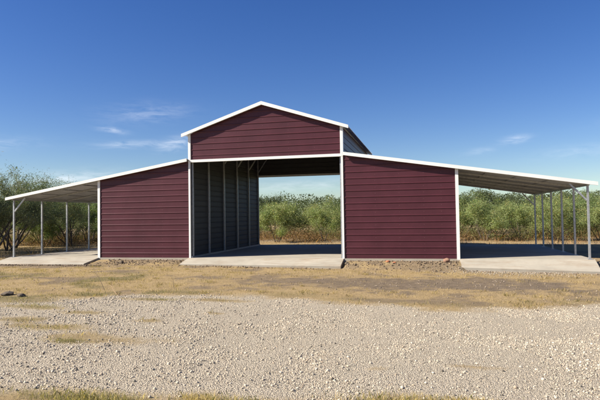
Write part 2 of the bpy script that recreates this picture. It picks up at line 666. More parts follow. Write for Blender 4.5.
for yy, od in ((0.0, -1), (D, 1)):
    ribbed(None, (ZW, zin, zout), od, 'x', yy, clip_r, 'wall_panel', screws=(4.2, 5.05, 5.9, 6.5))
    ribbed(None, (ZW, zin, zout), od, 'x', yy, clip_l, 'wall_panel', screws=(-4.2, -5.05, -5.9, -6.5))
GZ0 = 3.90
ge, ga = gable_z(C_) + 0.03, gable_z(0) + 0.03


def clip_g(z):
    if z <= ge:
        return (-C_ + 0.03, C_ - 0.03)
    k = (ga - z) / (ga - ge)
    return (-(C_ - 0.03) * k, (C_ - 0.03) * k)


for yy, od in ((0.0, -1), (D, 1)):
    ribbed(None, (GZ0, ga, ge), od, 'x', yy, clip_g, 'gable_panel', screws=(-2, -1, 0, 1, 2))
full = lambda z: (0.03, D - 0.03)
ribbed(None, (ZW + 0.03, gable_z(C_) + 0.02), -1, 'y', -C_ - 0.01, full, 'side_wall', liner_off=0.012)
ribbed(None, (ZW + 0.03, gable_z(C_) + 0.02), 1, 'y', C_ + 0.01, full, 'side_wall', liner_off=0.012)
ribbed(None, (ZW + 0.03, zout - 0.06), -1, 'y', -WX + 0.03, full, 'side_wall', liner_off=0.012)
ribbed(None, (ZW + 0.03, zout - 0.06), 1, 'y', WX - 0.03, full, 'side_wall', liner_off=0.012)

# --- roofs: ribbed sheet with ribs running down the slope
OV = 0.165


def roof(xa, za, xb, zb, name):
    """sheet from ridge line (xa,za) to eave line (xb,zb), ribs along the slope."""
    y0, y1 = -OV, D + OV
    b = MB()
    ys = []
    y = y0
    while y < y1:
        for dy, h in ((0, 0), (0.17, 0), (0.187, 0.022), (0.207, 0.022), (0.2236, 0)):
            if y + dy < y1:
                ys.append((y + dy, h))
        y += 0.2286
    ys.append((y1, 0))
    top = [(xa, yy, za + h) for yy, h in ys] + [(xb, yy, zb + h) for yy, h in ys]
    n = len(ys)
    fl = xb < xa
    b.add(top, [((i, i + 1, n + i + 1, n + i) if fl else (i, n + i, n + i + 1, i + 1)) for i in range(n - 1)])
    b.add([(p[0], p[1], p[2] - 0.012) for p in top], [((i, n + i, n + i + 1, i + 1) if fl else (i, i + 1, n + i + 1, n + i)) for i in range(n - 1)])
    # close the eave edge
    b.add([(xb, yy, zb + h) for yy, h in ys] + [(xb, yy, zb + h - 0.012) for yy, h in ys], [(i, i + 1, n + i + 1, n + i) for i in range(n - 1)])
    return b.build(name, M_ROOF, barn)


GE = 3.27                       # gable eave overhang in x
LE = 11.42                      # lean-to eave
tr = 0.118
for s in (-1, 1):
    roof(0.0, gable_z(0) + 0.09, s * GE, gable_z(GE) + 0.09, 'gable_roof')
    roof(s * (C_ + 0.035), wing_z(C_) + 0.075, s * LE, wing_z(LE) + 0.075, 'lean_to_roof')
    # rake trims front and back
    for y0, y1 in ((-OV - 0.014, -OV + 0.05), (D + OV - 0.05, D + OV + 0.014)):
        b = MB()
        b.prism([(s * 0.001, gable_z(0)), (s * (GE + 0.02), gable_z(GE + 0.02)), (s * (GE + 0.02), gable_z(GE + 0.02) + tr), (s * 0.001, gable_z(0) + tr + 0.012)], 'y', y0, y1)
        b.build('rake_trim', M_WHITE, barn)
        b = MB()
        b.prism([(s * (C_ + 0.06), wing_z(C_ + .06)), (s * (LE + 0.02), wing_z(LE + .02)), (s * (LE + 0.02), wing_z(LE + .02) + tr), (s * (C_ + 0.06), wing_z(C_ + 0.06) + tr)], 'y', y0, y1)
        b.build('rake_trim', M_WHITE, barn)
    # corner trims
    for yy, od in ((0.0, -1), (D, 1)):
        f0, f1 = sorted((yy + od * 0.034, yy - od * 0.10))
        b = MB()
        b.box(*sorted((s * (WX - 0.075), s * (WX + 0.03))), f0, f1, ZW - 0.01, wing_z(WX) + 0.02)
        b.build('corner_trim', M_WHITE, barn)
        b = MB()
        b.box(*sorted((s * (C_ - 0.022), s * (C_ + 0.05))), *sorted((yy + od * 0.037, yy - od * 0.022)), FZ - 0.01, 3.83)
        b.build('door_jamb', M_WHITE, barn)
        b = MB()
        b.box(*sorted((s * (C_ - 0.045), s * (C_ + 0.06))), f0 - 0.003, f1, 3.935, gable_z(C_) + 0.03)
        b.build('corner_trim', M_WHITE, barn)
for yy, od in ((0.0, -1), (D, 1)):
    f0, f1 = sorted((yy + od * 0.042, yy - od * 0.06))
    b = MB()
    b.box(-C_ - 0.055, C_ + 0.055, f0, f1, 3.832, 3.932)
    b.build('header_trim', M_WHITE, barn)

# --- frame: posts, rafters, rails
T = 0.062
for i in range(6):
    y = D * i / 5 + (0.04 if i == 0 else -0.04 if i == 5 else 0)
    for s in (-1, 1):
        # lean-to post
        x = s * LX
        b = MB()
        b.bar((x, y, FZ), (x, y, wing_z(LX) - 0.03), T)
        p = b.build('post', M_GALV, barn)
        b = MB()
        b.box(x - 0.075, x + 0.075, y - 0.075, y + 0.075, FZ, FZ + 0.012)
        b.build('base_plate', M_GALV, p)
        if i in (0, 5):
            b = MB()
            b.bar((x - s * 0.03, y, wing_z(LX) - 0.52), (x - s * 0.56, y, wing_z(LX - 0.56) - 0.03), 0.05)
            b.build('knee_brace', M_GALV, p)
        b = MB()
        b.bar((s * (WX + 0.04), y, wing_z(WX + .04) + 0.015), (s * (LX + 0.05), y, wing_z(LX + .05) + 0.015), T, 0.06)
        b.build('rafter', M_GALV, barn)
        # centre aisle post, gable rafter and brace
        x = s * (C_ - 0.055)
        b = MB()
        b.bar((x, y + (0.09 if i == 0 else -0.09 if i == 5 else 0), FZ + 0.06), (x, y + (0.09 if i == 0 else -0.09 if i == 5 else 0), 4.86), T)
        p = b.build('post', M_GALV, barn)
        b = MB()
        yb = y + (0.09 if i == 0 else -0.09 if i == 5 else 0)
        b.bar((x - s * 0.03, yb, 4.1), (x - s * 0.75, yb, gable_z(C_ - 0.8) - 0.03), 0.05)
        b.build('knee_brace', M_GALV, p)
        b = MB()
        b.bar((s * (C_ - 0.05), yb, gable_z(C_ - .05) + 0.02), (s * 0.02, yb, gable_z(0) + 0.02), T, 0.06)
        b.build('rafter', M_GALV, barn)
for s in (-1, 1):
    b = MB()
    b.bar((s * LX, -0.06, wing_z(LX) - 0.01), (s * LX, D + 0.06, wing_z(LX) - 0.01), 0.06)
    b.build('eave_beam', M_GALV, barn)
    b = MB()
    b.bar((s * (C_ - 0.055), 0.02, FZ + 0.03), (s * (C_ - 0.055), D - 0.02, FZ + 0.03), T)
    b.build('base_rail', M_GALV, barn)
    for k in range(1, 4):
        xx = WX + (LX - WX) * k / 4
        b = MB()
        b.bar((s * xx, -0.1, wing_z(xx) + 0.053), (s * xx, D + 0.1, wing_z(xx) + 0.053), 0.05, 0.024)
        b.build('purlin', M_GALV, barn)
    for k in range(1, 4):
        xx = C_ * k / 4
        b = MB()
        b.bar((s * xx, -0.1, gable_z(xx) + 0.066), (s * xx, D + 0.1, gable_z(xx) + 0.066), 0.05, 0.024)
        b.build('purlin', M_GALV, barn)


# ------------------------------------------------------------------ trees and bushes
def grow(seed, H, R, stems, lean=(0, 0), spread=0.9, nleaf=15000, leaf=0.085, clump=0.3, droop=0.15, open_=0.0, low=0.25):
    """Returns (trunk MB, leaf verts, faces, tint) for a multi-stemmed mesquite."""
    rn = random.Random(seed)
    rg = np.random.default_rng(seed)
    tb = MB()
    tips = []

    def branch(p, d, length, r, lvl):
        n = 4 if lvl < 2 else 3
        pts, rad = [p.copy()], [r]
        q = p.copy()
        for i in range(n):
            d = (d + Vector((rn.uniform(-1, 1), rn.uniform(-1, 1), rn.uniform(-0.6, 0.75))) * 0.24).normalized()
            q = q + d * (length / n)
            q.z = max(q.z, 0.12)
            pts.append(q.copy())
            rad.append(max(0.004, r * (1 - 0.62 * (i + 1) / n)))
        tb.tube(pts, rad, 6 if lvl < 1 else 4 if lvl < 2 else 3)
        if lvl >= 1:
            for k in range(1, n + 1):
                tips.append((pts[k], lvl))
        if lvl < 3:
            kids = rn.randint(3, 4) if lvl < 2 else rn.randint(2, 3)
            for c in range(kids):
                t = rn.uniform(0.35, 1.0) if lvl else rn.uniform(0.45, 1.0)
                j = min(n - 1, int(t * n))
                base = pts[j].lerp(pts[j + 1], t * n - j) if j + 1 < len(pts) else pts[-1]
                dd = (d + Vector((rn.uniform(-1, 1), rn.uniform(-1, 1), rn.uniform(-0.35 - droop, 0.6))) * 0.85).normalized()
                branch(base, dd, length * rn.uniform(0.5, 0.72), rad[min(j + 1, n)] * 0.72, lvl + 1)

    for s in range(stems):
        a = 2 * math.pi * (s + rn.uniform(-.25, .25)) / stems
        inc = rn.uniform(0.45, 1.0) * spread
        d = Vector((math.cos(a) * inc + lean[0], math.sin(a) * inc + lean[1], 1)).normalized()
        base = Vector((math.cos(a) * 0.12, math.sin(a) * 0.12, -0.1))
        branch(base, d, H * rn.uniform(0.5, 0.68), H * rn.uniform(0.012, 0.02), 0)
    P = np.array([t[0][:] for t in tips])
    # fit to the wanted size
    zmax = np.percentile(P[:, 2], 97)
    rmax = np.percentile(np.hypot(P[:, 0] - lean[0], P[:, 1] - lean[1]), 94)
    kz, kr = (H - clump) / zmax, (R - clump * 0.6) / rmax
    tb.v = [(v[0] * kr, v[1] * kr, v[2] * kz) for v in tb.v]
    P = P * np.array([kr, kr, kz])
    keep = P[:, 2] > low * H * (0.5 + 0.7 * rg.random(len(P)))
    P = P[keep]
    if open_ > 0:
        P = P[rg.random(len(P)) > open_]
    w = rg.gamma(1.4, 1.0, len(P))
    ci = rg.choice(len(P), nleaf, p=w / w.sum())
    sz = clump * (0.55 + 0.9 * rg.random(len(P)))
    off = rg.normal(0, 1, (nleaf, 3)) * np.array([0.55, 0.55, 0.42]) * sz[ci][:, None]
    c = P[ci] + off
    c[:, 2] = np.maximum(c[:, 2], 0.08)
    # leaf diamonds
    d = rg.normal(0, 1, (nleaf, 3)) + np.array([0, 0, -0.35])
    d /= np.linalg.norm(d, axis=1)[:, None]
    e = np.cross(d, rg.normal(0, 1, (nleaf, 3)))
    e /= np.linalg.norm(e, axis=1)[:, None]
    ln = leaf * (0.6 + 0.8 * rg.random(nleaf))[:, None]
    wd = ln * 0.24
    V = np.stack([c - d * ln, c + e * wd, c + d * ln, c - e * wd], 1).reshape(-1, 3)
    F = np.arange(nleaf * 4).reshape(-1, 4)
    ct = 0.75 + 0.5 * rg.random((len(P), 1)) * np.array([[1, 1, 1]]) + rg.normal(0, 0.05, (len(P), 3))
    tint = ct[ci] * (0.8 + 0.4 * rg.random((nleaf, 1)))
    yellow = rg.random(nleaf) < 0.07
    tint[yellow] *= np.array([1.7, 1.25, 0.9])
    return tb, V, F, np.repeat(np.clip(tint, 0.2, 2.2), 4, axis=0)


PROTO = {}


def proto(key, leafmat, **kw):
    tb, V, F, T_ = grow(**kw)
    PROTO[key] = (tb.mesh('trunk', M_BARK, True), np_mesh('crown', V, F, leafmat, T_))


proto('bush_a', M_LEAF_A, seed=11, H=3.2, R=2.0, stems=5, nleaf=17000, leaf=0.058, clump=0.34, low=0.08)
proto('bush_b', M_LEAF_A, seed=23, H=3.2, R=2.2, stems=6, nleaf=17000, leaf=0.058, clump=0.36, low=0.06)
proto('bush_c', M_LEAF_A, seed=37, H=3.2, R=1.8, stems=4, nleaf=15000, leaf=0.058, clump=0.34, low=0.1)
proto('bush_d', M_LEAF_B, seed=41, H=3.4, R=2.2, stems=5, nleaf=16000, leaf=0.062, clump=0.38, low=0.06)
proto('bush_e', M_LEAF_B, seed=53, H=3.4, R=2.0, stems=4, nleaf=15000, leaf=0.062, clump=0.36, low=0.08)
proto('forked', M_LEAF_A, seed=71, H=3.0, R=2.1, stems=4, nleaf=17000, leaf=0.058, clump=0.32, low=0.2, spread=0.75)
proto('tree_a', M_LEAF_C, seed=83, H=4.8, R=3.1, stems=4, lean=(0.35, 0.0), nleaf=26000, leaf=0.052, clump=0.40, low=0.05, open_=0.12, spread=1.0)
proto('tree_b', M_LEAF_C, seed=97, H=4.8, R=3.0, stems=3, lean=(0.5, -0.1), nleaf=20000, leaf=0.058, clump=0.36, low=0.06, open_=0.25)
proto('tree_c', M_LEAF_C, seed=151, H=4.8, R=3.0, stems=5, lean=(0.2, 0.0), nleaf=26000, leaf=0.05, clump=0.40, low=0.16)
proto('tree_d', M_LEAF_D, seed=103, H=5.0, R=3.0, stems=3, nleaf=20000, leaf=0.085, clump=0.5, low=0.15)
proto('tree_e', M_LEAF_D, seed=131, H=5.0, R=2.6, stems=2, nleaf=17000, leaf=0.085, clump=0.48, low=0.2, spread=0.6)


def plant(name, key, x, y, h, rz, label, cat, group, sx=1.0):
    base_h = {'bush_a': 3.2, 'bush_b': 3.2, 'bush_c': 3.2, 'bush_d': 3.4, 'bush_e': 3.4, 'forked': 3.0, 'tree_a': 4.8, 'tree_b': 4.8, 'tree_c': 4.8, 'tree_d': 5.0, 'tree_e': 5.0}[key]
    k = h / base_h * ((0.82 if y < 30 else 0.72) if y > 12 and x > -13 else 1.0)
    if y > 14.9:
        k *= random.Random(int(x * 37 + y * 91)).uniform(0.80, 1.14)
    r = thing(name, label, cat, (x, y, 0.0), group)
    r.rotation_euler = (0, 0, rz)
    r.scale = (k * sx, k * sx, k)
    link('trunk', PROTO[key][0], r)
    link('crown', PROTO[key][1], r)
    return r


# grey-green mesquites beside the left lean-to
G1 = 'mesquite trees beside the left lean-to'
plant('mesquite_tree', 'tree_a', -16.0, 5.0, 4.1, 0.3, 'tall grey-green mesquite at the left edge with a dark trunk leaning right, nearest the lean-to', 'tree', G1)
plant('mesquite_tree', 'tree_b', -17.9, 7.6, 4.3, 2.2, 'thin-crowned mesquite with crooked stems behind the tall leaning one at the left edge', 'tree', G1)
plant('mesquite_tree', 'tree_a', -15.6, 9.6, 3.9, 3.6, 'grey-green mesquite seen between the first two posts of the left lean-to', 'tree', G1)
plant('mesquite_tree', 'tree_b', -21.5, 11.5, 4.8, 5.0, 'high mesquite whose open crown shows above the left end of the lean-to roof', 'tree', G1)
plant('mesquite_tree', 'tree_a', -20.0, 15.5, 4.6, 1.2, 'mesquite in the second row showing between middle posts of the left lean-to', 'tree', G1)
plant('mesquite_tree', 'tree_c', -14.5, 2.3, 3.7, 0.0, 'bushy mesquite at the extreme left edge nearest the camera, partly outside the frame', 'tree', G1)
plant('mesquite_tree', 'tree_c', -17.6, 0.0, 6.4, 0.5, 'tall mesquite added outside the left of the frame, its shade falling across the left slab', 'tree', G1)  # out of view, added for the shade it casts on the left slab
plant('mesquite_tree', 'tree_c', -18.8, 3.0, 6.6, 2.0, 'tall mesquite added outside the left of the frame, farther back, also to shade the slab', 'tree', G1)  # second unseen tree, put in to deepen the left slab's shade
G2 = 'green mesquites behind the left lean-to'
LL = 'green mesquite bush in the thicket seen through the left lean-to'
for key, x, y, h, rz in [('bush_d', -17.8, 14.6, 3.3, 1.0), ('bush_e', -19.4, 19.5, 3.8, 2.0), ('bush_d', -24.5, 20.5, 4.0, 4.0), ('bush_a', -22.5, 24.5, 4.0, 0.4), ('bush_e', -28, 24, 4.2, 3.0), ('bush_b', -16.2, 17.6, 3.0, 5.2), ('bush_e', -17.0, 9.0, 2.5, 0.7), ('bush_d', -19.0, 11.6, 2.8, 1.9), ('bush_e', -14.6, 12.4, 2.3, 3.3), ('bush_d', -21.6, 14.4, 2.9, 4.8)]:
    plant('mesquite_bush', key, x, y, h, rz, LL, 'bush', G2)
# seen through the centre aisle
G3 = 'mesquites seen through the centre aisle'
plant('mesquite_bush', 'forked', -3.35, 13.6, 3.15, 0.5, 'green mesquite bush with forked bare stems standing just behind the centre aisle', 'bush', G3)
plant('mesquite_bush', 'bush_c', -0.5, 14.8, 2.9, 2.5, 'leafy mesquite bush at the right side of the centre opening, beside the forked one', 'bush', G3)
LC = 'mesquite bush in the second row seen through the centre aisle'
for key, x, y, h, rz in [('bush_b', -6.4, 18.5, 3.0, 0.9), ('bush_a', -3.9, 20.5, 3.1, 2.9), ('bush_b', -1.2, 19.8, 3.1, 4.4), ('bush_e', 0.6, 22.5, 3.3, 1.4), ('bush_d', -8.6, 25.5, 3.5, 3.1)]:
    plant('mesquite_bush', key, x, y, h, rz, LC, 'bush', G3)
LD = 'dark mesquite tree in the row beyond the bushes of the centre aisle'
for key, x, y, h, rz in [('tree_d', -13.0, 40, 4.4, 0.2), ('tree_e', -9.5, 37, 4.2, 1.7), ('tree_d', -6.2, 41, 4.6, 3.0), ('tree_e', -2.6, 36, 4.5, 4.2), ('tree_d', -1.5, 32, 4.3, 5.2)]:
    plant('dark_tree', key, x, y, h, rz, LD, 'tree', 'dark trees beyond the centre aisle')
# thicket behind the right lean-to
G4 = 'mesquite bushes behind the right lean-to'
LR = 'yellow-green mesquite bush in the front of the thicket behind the right lean-to'
for key, x, y, h, rz in [('bush_b', 7.0, 15.0, 3.0, 0.3), ('bush_a', 9.4, 14.2, 3.05, 1.6), ('bush_c', 11.6, 15.3, 3.1, 2.7), ('bush_b', 13.4, 14.0, 3.1, 3.9), ('bush_a', 15.8, 14.6, 3.2, 5.0), ('bush_c', 17.6, 13.0, 3.1, 0.8), ('bush_b', 19.8, 14.5, 3.2, 2.1), ('bush_a', 16.6, 8.6, 2.5, 3.1), ('bush_c', 22.6, 13.6, 3.2, 4.1)]:
    plant('mesquite_bush', key, x, y, h, rz, LR, 'bush', G4)
LR2 = 'green mesquite bush in the rear rows of the thicket behind the right lean-to'
for key, x, y, h, rz in [('bush_d', 5.6, 19.5, 3.2, 1.3), ('bush_a', 8.4, 19.0, 3.3, 2.3), ('bush_e', 11.0, 20.0, 3.4, 0.2), ('bush_b', 13.6, 19.2, 3.3, 3.3), ('bush_d', 16.2, 20.2, 3.4, 4.3), ('bush_a', 18.8, 19.0, 3.3, 5.3), ('bush_e', 21.6, 20.0, 3.4, 0.9), ('bush_d', 24.6, 19.0, 3.5, 2.6),
                         ('bush_b', 7.4, 25.5, 3.7, 3.7), ('bush_e', 11.2, 26.5, 3.8, 4.6), ('bush_a', 14.8, 25.5, 3.7, 5.7), ('bush_d', 18.4, 26.6, 3.8, 0.5), ('bush_b', 22.2, 25.8, 3.8, 1.8)]:
    plant('mesquite_bush', key, x, y, h, rz, LR2, 'bush', G4, 1.1)
LR3 = 'dark green tree rising above the bushes behind the right lean-to'
for key, x, y, h, rz in [('tree_d', 9.0, 42, 4.9, 0.4), ('tree_e', 12.4, 44, 5.4, 1.4), ('tree_d', 15.0, 42, 5.5, 2.4), ('tree_e', 17.6, 45, 5.3, 3.4), ('tree_d', 20.6, 43, 5.2, 4.4), ('tree_e', 24.4, 44, 5.4, 5.4), ('tree_d', 28.5, 42, 5.5, 0.9)]:
    plant('dark_tree', key, x, y, h, rz, LR3, 'tree', 'dark trees beyond the right lean-to')

# far wood: one mass along the horizon
rg = np.random.default_rng(5)
n = 220000
ang = np.radians(rg.uniform(-58, 42, n))
dist = rg.uniform(95, 150, n)
fx, fy = CX + np.sin(ang) * dist, CY + np.cos(ang) * dist
top = 4.0 + 3.2 * fbm(np.degrees(ang) * 1.0, dist * 0.05, 0.8)
fz = top * rg.random(n) ** 1.15
c = np.c_[fx, fy, fz]
d = rg.normal(0, 1, (n, 3)); d /= np.linalg.norm(d, axis=1)[:, None]
e = np.cross(d, rg.normal(0, 1, (n, 3))); e /= np.linalg.norm(e, axis=1)[:, None]
ln = (0.10 + 0.14 * rg.random(n))[:, None]
V = np.stack([c - d * ln, c + e * ln * .5, c + d * ln, c - e * ln * .5], 1).reshape(-1, 3)
tint = np.repeat(0.75 + 0.5 * fbm(fx, fy, 0.25)[:, None] * np.ones((1, 3)) + rg.normal(0, .08, (n, 1)), 4, axis=0)
fw = link('far_wood', np_mesh('far_wood', V, np.arange(n * 4).reshape(-1, 4), M_LEAF_D, tint))
fw['kind'] = 'stuff'
fw['label'] = 'low dark wood along the horizon'


# tangled low growth that fills the foot of the thicket
rg = np.random.default_rng(77)
n = 520000
x = rg.uniform(-34, 30, n)
y = np.where(x < -12.5, 8.0, 13.0) + 20 * rg.random(n) ** 1.3
cl = fbm(x, y, 0.55)
hh = 0.25 + 1.5 * sstep(0.38, 0.7, fbm(x + 11, y + 3, 0.42))
z = hh * rg.random(n) ** 1.6 + 0.03
keep = (rg.random(n) < 0.85 * sstep(0.34, 0.58, cl) * sstep(13, 17, y + 5 * (fbm(x, y, 0.8) - 0.4) + 5 * (x < -12.5))) & ((np.abs(x) < 34))
keep &= (x - CX) > -1.05 * (y - CY)
x, y, z, cl = x[keep], y[keep], z[keep], cl[keep]
n = len(x)
c = np.c_[x, y, z]
d = rg.normal(0, 1, (n, 3)); d[:, 2] = np.abs(d[:, 2]) + 0.3; d /= np.linalg.norm(d, axis=1)[:, None]
e = np.cross(d, rg.normal(0, 1, (n, 3))); e /= np.linalg.norm(e, axis=1)[:, None]
ln = (0.03 + 0.05 * rg.random(n))[:, None]
V = np.stack([c - d * ln, c + e * ln * .22, c + d * ln, c - e * ln * .22], 1).reshape(-1, 3)
kind = fbm(x + 60, y + 20, 0.35) + 0.22 * (z - 0.6) + rg.normal(0, .08, n)
t = np.where(kind[:, None] > 0.5 - 0.13 * (x[:, None] > 6), np.array([[0.16, 0.165, 0.06]]), np.where(kind[:, None] > 0.42 - 0.08 * (x[:, None] > 6), np.array([[0.24, 0.185, 0.09]]), np.array([[0.25, 0.145, 0.07]])))
t = t * (0.55 + 0.8 * rg.random((n, 1)))
# ------------------------------------------------------------------ grasses
def blades(name, x, y, z, h, wd, tint, leanmax=0.7, seed=0):
    rg = np.random.default_rng(seed)
    n = len(x)
    a = rg.uniform(0, 2 * np.pi, n)
    ln = rg.uniform(0.1, leanmax, n) * h
    b = rg.uniform(0, 2 * np.pi, n)
    base = np.c_[x, y, z - 0.01]
    sx = np.c_[np.cos(a), np.sin(a), 0 * a] * (wd / 2)[:, None]
    mid = base + np.c_[np.cos(b) * ln * .35, np.sin(b) * ln * .35, h * .6]
    tip = base + np.c_[np.cos(b) * ln, np.sin(b) * ln, h]
    V = np.stack([base - sx, base + sx, mid + sx * .7, tip, mid - sx * .7], 1).reshape(-1, 3)
    F = np.arange(n * 5).reshape(-1, 5)
    o = link(name, np_mesh(name, V, F, M_GRASS, np.repeat(tint, 5, axis=0)))
    o['kind'] = 'stuff'
    return o


under = link('undergrowth', np_mesh('undergrowth', V, np.arange(n * 4).reshape(-1, 4), M_GRASS, np.repeat(t, 4, axis=0)))
under['kind'] = 'stuff'
under['label'] = 'rust and olive undergrowth tangled at the foot of the mesquites'


def scatter(n, x0, x1, y0, y1, seed):
    rg = np.random.default_rng(seed)
    return rg, rg.uniform(x0, x1, n), rg.uniform(y0, y1, n)


STRAW = np.array([0.48, 0.355, 0.175])
GREEN = np.array([0.16, 0.155, 0.06])
rg, x, y = scatter(330000, -14, 14.5, -16.2, -0.6, 3)
gr, gg, dd = zones(x, y)
inslab = ((np.abs(x) > WX) & (y > -1.08)) | ((np.abs(x) < C_ + .1) & (y > -.86))
clumpn = fbm(x, y, 3.0, 3)
keep = (rg.random(len(x)) < (1 - gr) * (1 - 0.8 * dd) * sstep(0.25, 0.6, clumpn + 0.15 * gg)) & ~inslab & (np.abs(x - CX) < 0.62 * (y - CY) + 7)
x, y, gg = x[keep], y[keep], gg[keep]
r1 = rg.random(len(x))
isg = r1 < gg * 0.5
tint = STRAW * (0.5 + 0.75 * rg.random((len(x), 1)))
tint[isg] = GREEN * (0.7 + 0.7 * rg.random((isg.sum(), 1)))
h = (0.016 + 0.05 * rg.random(len(x)) ** 2 + 0.015 * isg) * (0.55 + 0.75 * sstep(.42, .7, fbm(x + 21, y + 4, 2.2)))
near = y < -12.5
h = h * np.where(near, 1.15, 1)
o = blades('dry_grass', x, y, gz(x, y), h, np.where(near, 0.0035, 0.006) * (0.7 + .6 * rg.random(len(x))), tint, 1.0, 4)
o['label'] = 'short dry yellow grass between the gravel and the barn'
# foreground tufts
tufts = []
rg = np.random.default_rng(12)
for px, py, rx, ry, nb, g in [(5.85, -13.75, .62, .2, 5200, .35), (6.3, -13.62, .35, .14, 1800, .1), (2.6, -14.25, .6, .16, 3000, .6), (4.1, -14.05, .35, .13, 1600, .5), (3.6, -14.0, .2, .1, 700, .0),
                             (5.0, -14.05, .5, .12, 1200, .15), (0.6, -12.15, .32, .1, 900, .8), (-0.3, -11.4, .7, .2, 1200, .5), (-1.9, -9.7, .7, .2, 1300, .7), (0.2, -8.3, .4, .12, 900, .8), (7.0, -13.75, .4, .1, 700, .1)]:
    nb = int(nb * (0.75 if py < -13 else 0.4))
    x = px + rg.normal(0, rx * .6, nb); y = py + rg.normal(0, ry * .7, nb)
    t = STRAW * np.array([1.05, 1.08, 1.0]) * (0.75 + .55 * rg.random((nb, 1)))
    isg = rg.random(nb) < g
    t[isg] = np.array([0.23, 0.21, 0.085]) * (0.7 + .7 * rg.random((isg.sum(), 1)))
    tufts.append((x, y, (0.015 + 0.055 * rg.random(nb) ** 1.8) * (1.25 if py < -13 else 1.0), t))
for k in range(420):
    px, py = rg.uniform(-10, 13), rg.uniform(-8.6, -1.3)
    a_, b_, c_ = zones(np.array([px]), np.array([py]))
    if a_[0] > 0.5 or c_[0] > 0.6 or (py > -1.6 and abs(px) > 6.9):
        continue
    nb = int(rg.uniform(12, 60))
    rr = rg.uniform(.03, .12)
    x = px + rg.normal(0, rr, nb); y = py + rg.normal(0, rr, nb)
    t = STRAW * np.array([0.95, 0.95, 0.9]) * (0.5 + .7 * rg.random((nb, 1)))
    isg = rg.random(nb) < 0.5 * b_[0] + 0.1
    t[isg] = np.array([0.19, 0.175, 0.07]) * (0.7 + .7 * rg.random((isg.sum(), 1)))
    tufts.append((x, y, 0.02 + rg.uniform(.03, .10) * rg.random(nb), t))
x, y, h, t = (np.concatenate([q[i] for q in tufts]) for i in range(4))
o = blades('grass_tufts', x, y, gz(x, y), h, 0.0035 + 0.003 * rg.random(len(x)) + 0.001 * (y > -10), t, 0.9, 9)
o['label'] = 'straw and green tufts at the edge of the gravel'
# tall dry growth under and before the thicket
rg, x, y = scatter(90000, -30, 28, 9.3, 26, 21)
dens = sstep(0.36, 0.6, fbm(x, y, 0.9)) * np.where(y < 12, 0.45, 0.8)
keep = (rg.random(len(x)) < dens) & ~((np.abs(x) < LX + 1) & (y < D + .6))
x, y = x[keep], y[keep]
cl = fbm(x + 3, y + 70, 0.45)[:, None]
t = (np.array([[0.36, 0.24, 0.12]]) * (1.25 - 0.5 * cl) + np.array([[0.04, -0.02, -0.02]]) * (rg.random((len(x), 1)))) * (0.6 + 0.6 * rg.random((len(x), 1)))
h = 0.06 + (0.6 * rg.random(len(x)) ** 2.4) * sstep(.4, .7, fbm(x, y, 0.6))
o = blades('dry_brush', x, y, 0 * x + 0.02, h, 0.008 + 0.012 * rg.random(len(x)), t, 1.4, 22)
o['label'] = 'rust and straw coloured dry brush under the mesquites'
rg, x, y = scatter(32000, -30, -11.6, -3, 10, 31)
keep = (rg.random(len(x)) < sstep(.35, .6, fbm(x, y, 1.2)))
x, y = x[keep], y[keep]
t = np.array([[0.33, 0.235, 0.125]]) * (0.55 + 0.7 * rg.random((len(x), 1)))
o = blades('dry_weeds', x, y, gz(x, y), 0.04 + 0.24 * rg.random(len(x)) ** 2.5, 0.005 + 0.006 * rg.random(len(x)), t, 1.2, 32)
o['label'] = 'dry weeds left of the lean-to'

# ------------------------------------------------------------------ gravel
ph = (1 + 5 ** .5) / 2
ICO = np.array([(-1, ph, 0), (1, ph, 0), (-1, -ph, 0), (1, -ph, 0), (0, -1, ph), (0, 1, ph), (0, -1, -ph), (0, 1, -ph), (ph, 0, -1), (ph, 0, 1), (-ph, 0, -1), (-ph, 0, 1)]) / math.sqrt(1 + ph * ph)
ICF = np.array([(0, 11, 5), (0, 5, 1), (0, 1, 7), (0, 7, 10), (0, 10, 11), (1, 5, 9), (5, 11, 4), (11, 10, 2), (10, 7, 6), (7, 1, 8), (3, 9, 4), (3, 4, 2), (3, 2, 6), (3, 6, 8), (3, 8, 9), (4, 9, 5), (2, 4, 11), (6, 2, 10), (8, 6, 7), (9, 8, 1)])


def stones(name, x, y, z, size, tint, seed, material=M_STONE):
    rg = np.random.default_rng(seed)
    n = len(x)
    q = rg.normal(0, 1, (n, 4))
    q /= np.linalg.norm(q, axis=1)[:, None]
    w_, a, b, c = q.T
    R = np.stack([np.stack([1 - 2 * (b * b + c * c), 2 * (a * b - c * w_), 2 * (a * c + b * w_)], -1),
                  np.stack([2 * (a * b + c * w_), 1 - 2 * (a * a + c * c), 2 * (b * c - a * w_)], -1),
                  np.stack([2 * (a * c - b * w_), 2 * (b * c + a * w_), 1 - 2 * (a * a + b * b)], -1)], 1)
    sc = np.stack([np.ones(n), rg.uniform(.6, 1, n), rg.uniform(.45, .85, n)], 1)
    v = ICO[None] * (0.78 + 0.44 * rg.random((n, 12, 1))) * sc[:, None, :]
    v = np.einsum('nij,nkj->nki', R, v)
    v[:, :, 2] *= 0.8
    v = v * (size / 2)[:, None, None] + np.c_[x, y, z][:, None, :]
    F = (ICF[None] + (np.arange(n) * 12)[:, None, None]).reshape(-1, 3)
    return link(name, np_mesh(name, v.reshape(-1, 3), F, material, np.repeat(tint, 12, axis=0)))


